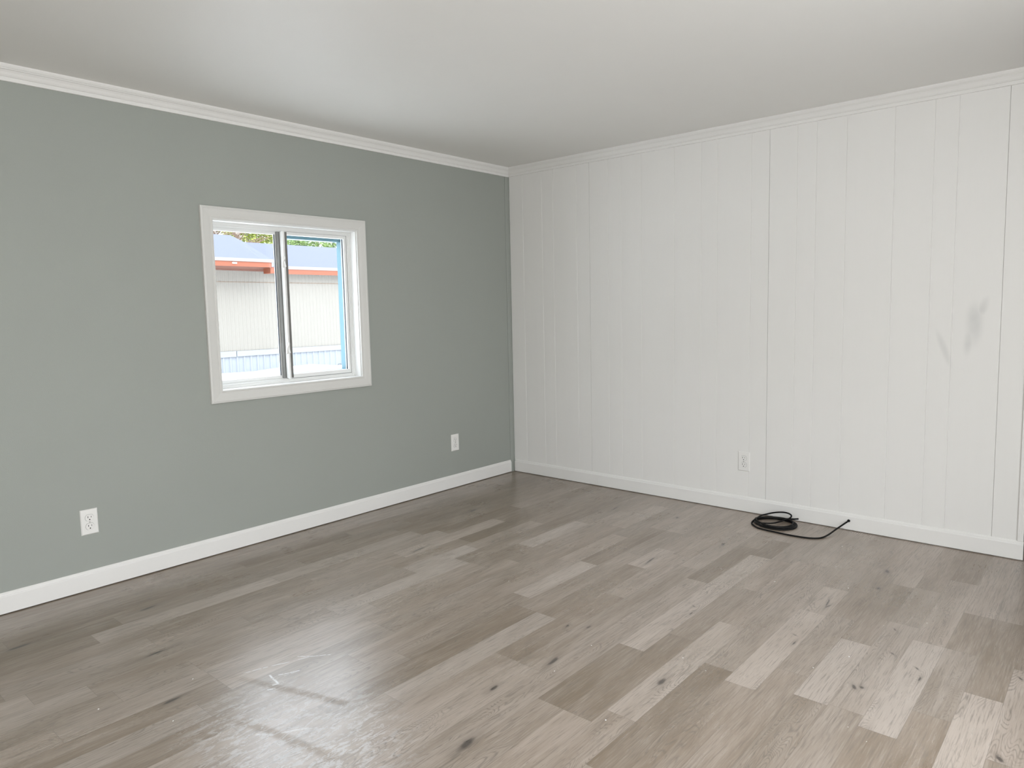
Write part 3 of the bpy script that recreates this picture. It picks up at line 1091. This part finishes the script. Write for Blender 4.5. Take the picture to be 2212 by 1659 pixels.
x_end, z_t = nb(7.94, 2.82)
_, z_b = nb(7.94, 2.67)
_, z_d = nb(7.94, 2.915)
bm = bmesh.new()
box(bm, 0.5, x_end, PY - .02, PY + .02, z_b, z_t)
box(bm, x_end - .01, x_end + .13, PY + .04, PY + .44, z_b - .17, z_b + .01)
link('porch_fascia', bm, M['fascia'], home)
bm = bmesh.new()
box(bm, 0.5, x_end + .05, PY - .05, PY + .03, z_t, z_d, .004)
box(bm, x_end + .005, x_end + .06, PY - .02, PY + .03, z_b + .02, z_t)
link('porch_drip_edge', bm, M['drip'], home)
bm = bmesh.new()
prev = None
for xa, xb, za, zb in ((0.5, 7.1, 3.845, 3.845), (7.1, x_end + .05, 3.845, 3.845 - .2)):
    xa2, xb2 = (xa, 7.86) if xa < 5 else (7.86, 8.33)
    quadbox(bm, [(xa, PY, z_d - .01), (xb, PY, z_d - .01), (xb2, FY + 2.3, zb), (xa2, FY + 2.3, za),
                 (xa, PY, z_d - .06), (xb, PY, z_d - .06), (xb2, FY + 2.3, zb - .08), (xa2, FY + 2.3, za - .08)])
link('porch_roof', bm, M['roof'], home)
bm = bmesh.new()
quadbox(bm, [(0.5, PY + .02, z_b + .01), (x_end, PY + .02, z_b + .01), (x_end + .3, FY + .02, z_b - .06), (0.5, FY + .02, z_b - .02),
             (0.5, PY + .02, z_b + .03), (x_end, PY + .02, z_b + .03), (x_end + .3, FY + .02, z_b + .03), (0.5, FY + .02, z_b + .03)])
link('porch_soffit', bm, M['soffit'], home)
lx, lz = nb(6.725, 2.765)
bm = bmesh.new()
box(bm, lx - .065, lx + .065, PY - .06, PY - .02, lz - .022, lz + .022, .015)
link('eave_light', bm, M['plate'], home)

# snow
bm = bmesh.new()
nx, ny = 60, 60
grid = []
random.seed(3)
for j in range(ny + 1):
    row = []
    for i in range(nx + 1):
        x = -30 + 60 * i / nx
        y = .14 + (60 - .14) * (j / ny) ** 1.4
        z = -.72 + .05 * math.sin(x * .9 + y * .4) + .04 * math.sin(x * 2.1 - y)
        z += .22 * math.exp(-((y - 16.6) / .8) ** 2)
        z += .34 * math.exp(-((x - 6.9) / .9) ** 2 - ((y - 14.6) / 1.1) ** 2)
        row.append(bm.verts.new((x, y, z)))
    grid.append(row)
for j in range(ny):
    for i in range(nx):
        bm.faces.new((grid[j][i], grid[j][i + 1], grid[j + 1][i + 1], grid[j + 1][i]))
tag(link('snow_ground', bm, M['snow'], None, True), 'white snow covering the ground outside the window', 'snow', kind='stuff')


# trees behind the home
def conifer(x, y, h, w, mat, seed, label):
    random.seed(seed)
    t = empty('evergreen_tree', (x, y, -.6))
    tag(t, label, 'tree', 'green trees behind the mobile home')
    bm = bmesh.new()
    tube(bm, [(x, y, -.6), (x, y, h * .5), (x, y, h - .3)], [.16, .1, .03], 8)
    link('trunk', bm, M['bark'], t)
    bm = bmesh.new()
    for k in range(7000):
        zz = random.uniform(.25, 1) * h
        f = zz / h
        rr = w * min(1.0, 1.9 * (1 - f) + .08) * (random.random() ** .35) * (.85 + .15 * math.sin(f * 40 + seed))
        a = random.random() * 2 * math.pi
        c = Vector((x + rr * math.cos(a), y + rr * math.sin(a), zz))
        d = Vector((math.cos(a), math.sin(a), random.uniform(-.9, .4))).normalized() * random.uniform(.10, .24)
        s = Vector((-math.sin(a), math.cos(a), random.uniform(-.8, .8))) * random.uniform(.04, .09)
        vs = [bm.verts.new(p) for p in (c - s, c + s, c + d + s * .3, c + d * 1.25)]
        bm.faces.new(vs)
    link('foliage', bm, mat, t)


conifer(13.9, 29.3, 8.6, 1.75, M['leaf_y'], 1, 'yellow green tree behind the roof, seen beside the middle window stile')
conifer(17.8, 29.3, 8.6, 1.75, M['leaf_g'], 3, 'green tree behind the roof at the right side of the right pane')
conifer(18.2, 33.6, 9.6, 2.0, M['leaf_g'], 4, 'green tree farther back, filling the gap in the middle of the right pane')


def bare(x, y, h, seed, label, lean=0.0):
    random.seed(seed)
    t = empty('bare_tree', (x, y, -.6))
    tag(t, label, 'tree', 'bare trees behind the mobile home')
    bm = bmesh.new()
    tube(bm, [(x, y, -.6), (x + lean * .4, y, h * .45), (x + lean, y, h)], [.17, .12, .04], 8)
    link('trunk', bm, M['bark'], t)
    bm = bmesh.new()
    for k in range(90):
        f = random.uniform(.35, 1)
        a = random.random() * 2 * math.pi
        l = random.uniform(.5, 1.5)
        p = Vector((x + lean * f, y, h * f))
        q = p + Vector((math.cos(a) * l, math.sin(a) * l, random.uniform(-.1, .7) * l))
        tube(bm, [p, (p + q) / 2 + Vector((0, 0, .05)), q], [.03, .02, .008], 5)
        for s in range(3):
            d = Vector((random.uniform(-.5, .5), random.uniform(-.5, .5), random.uniform(-.2, .5)))
            mid = p.lerp(q, random.uniform(.4, .9))
            tube(bm, [mid, mid + d], [.012, .004], 4)
    link('branches', bm, M['twig'], t)


bare(10.15, 24.0, 6.5, 21, 'pale bare tree behind the high roof part at the left of the left pane', -.7)
bare(12.4, 25.6, 7.0, 22, 'leaning pale bare tree behind the roof, left of the yellow green tree', -1.5)
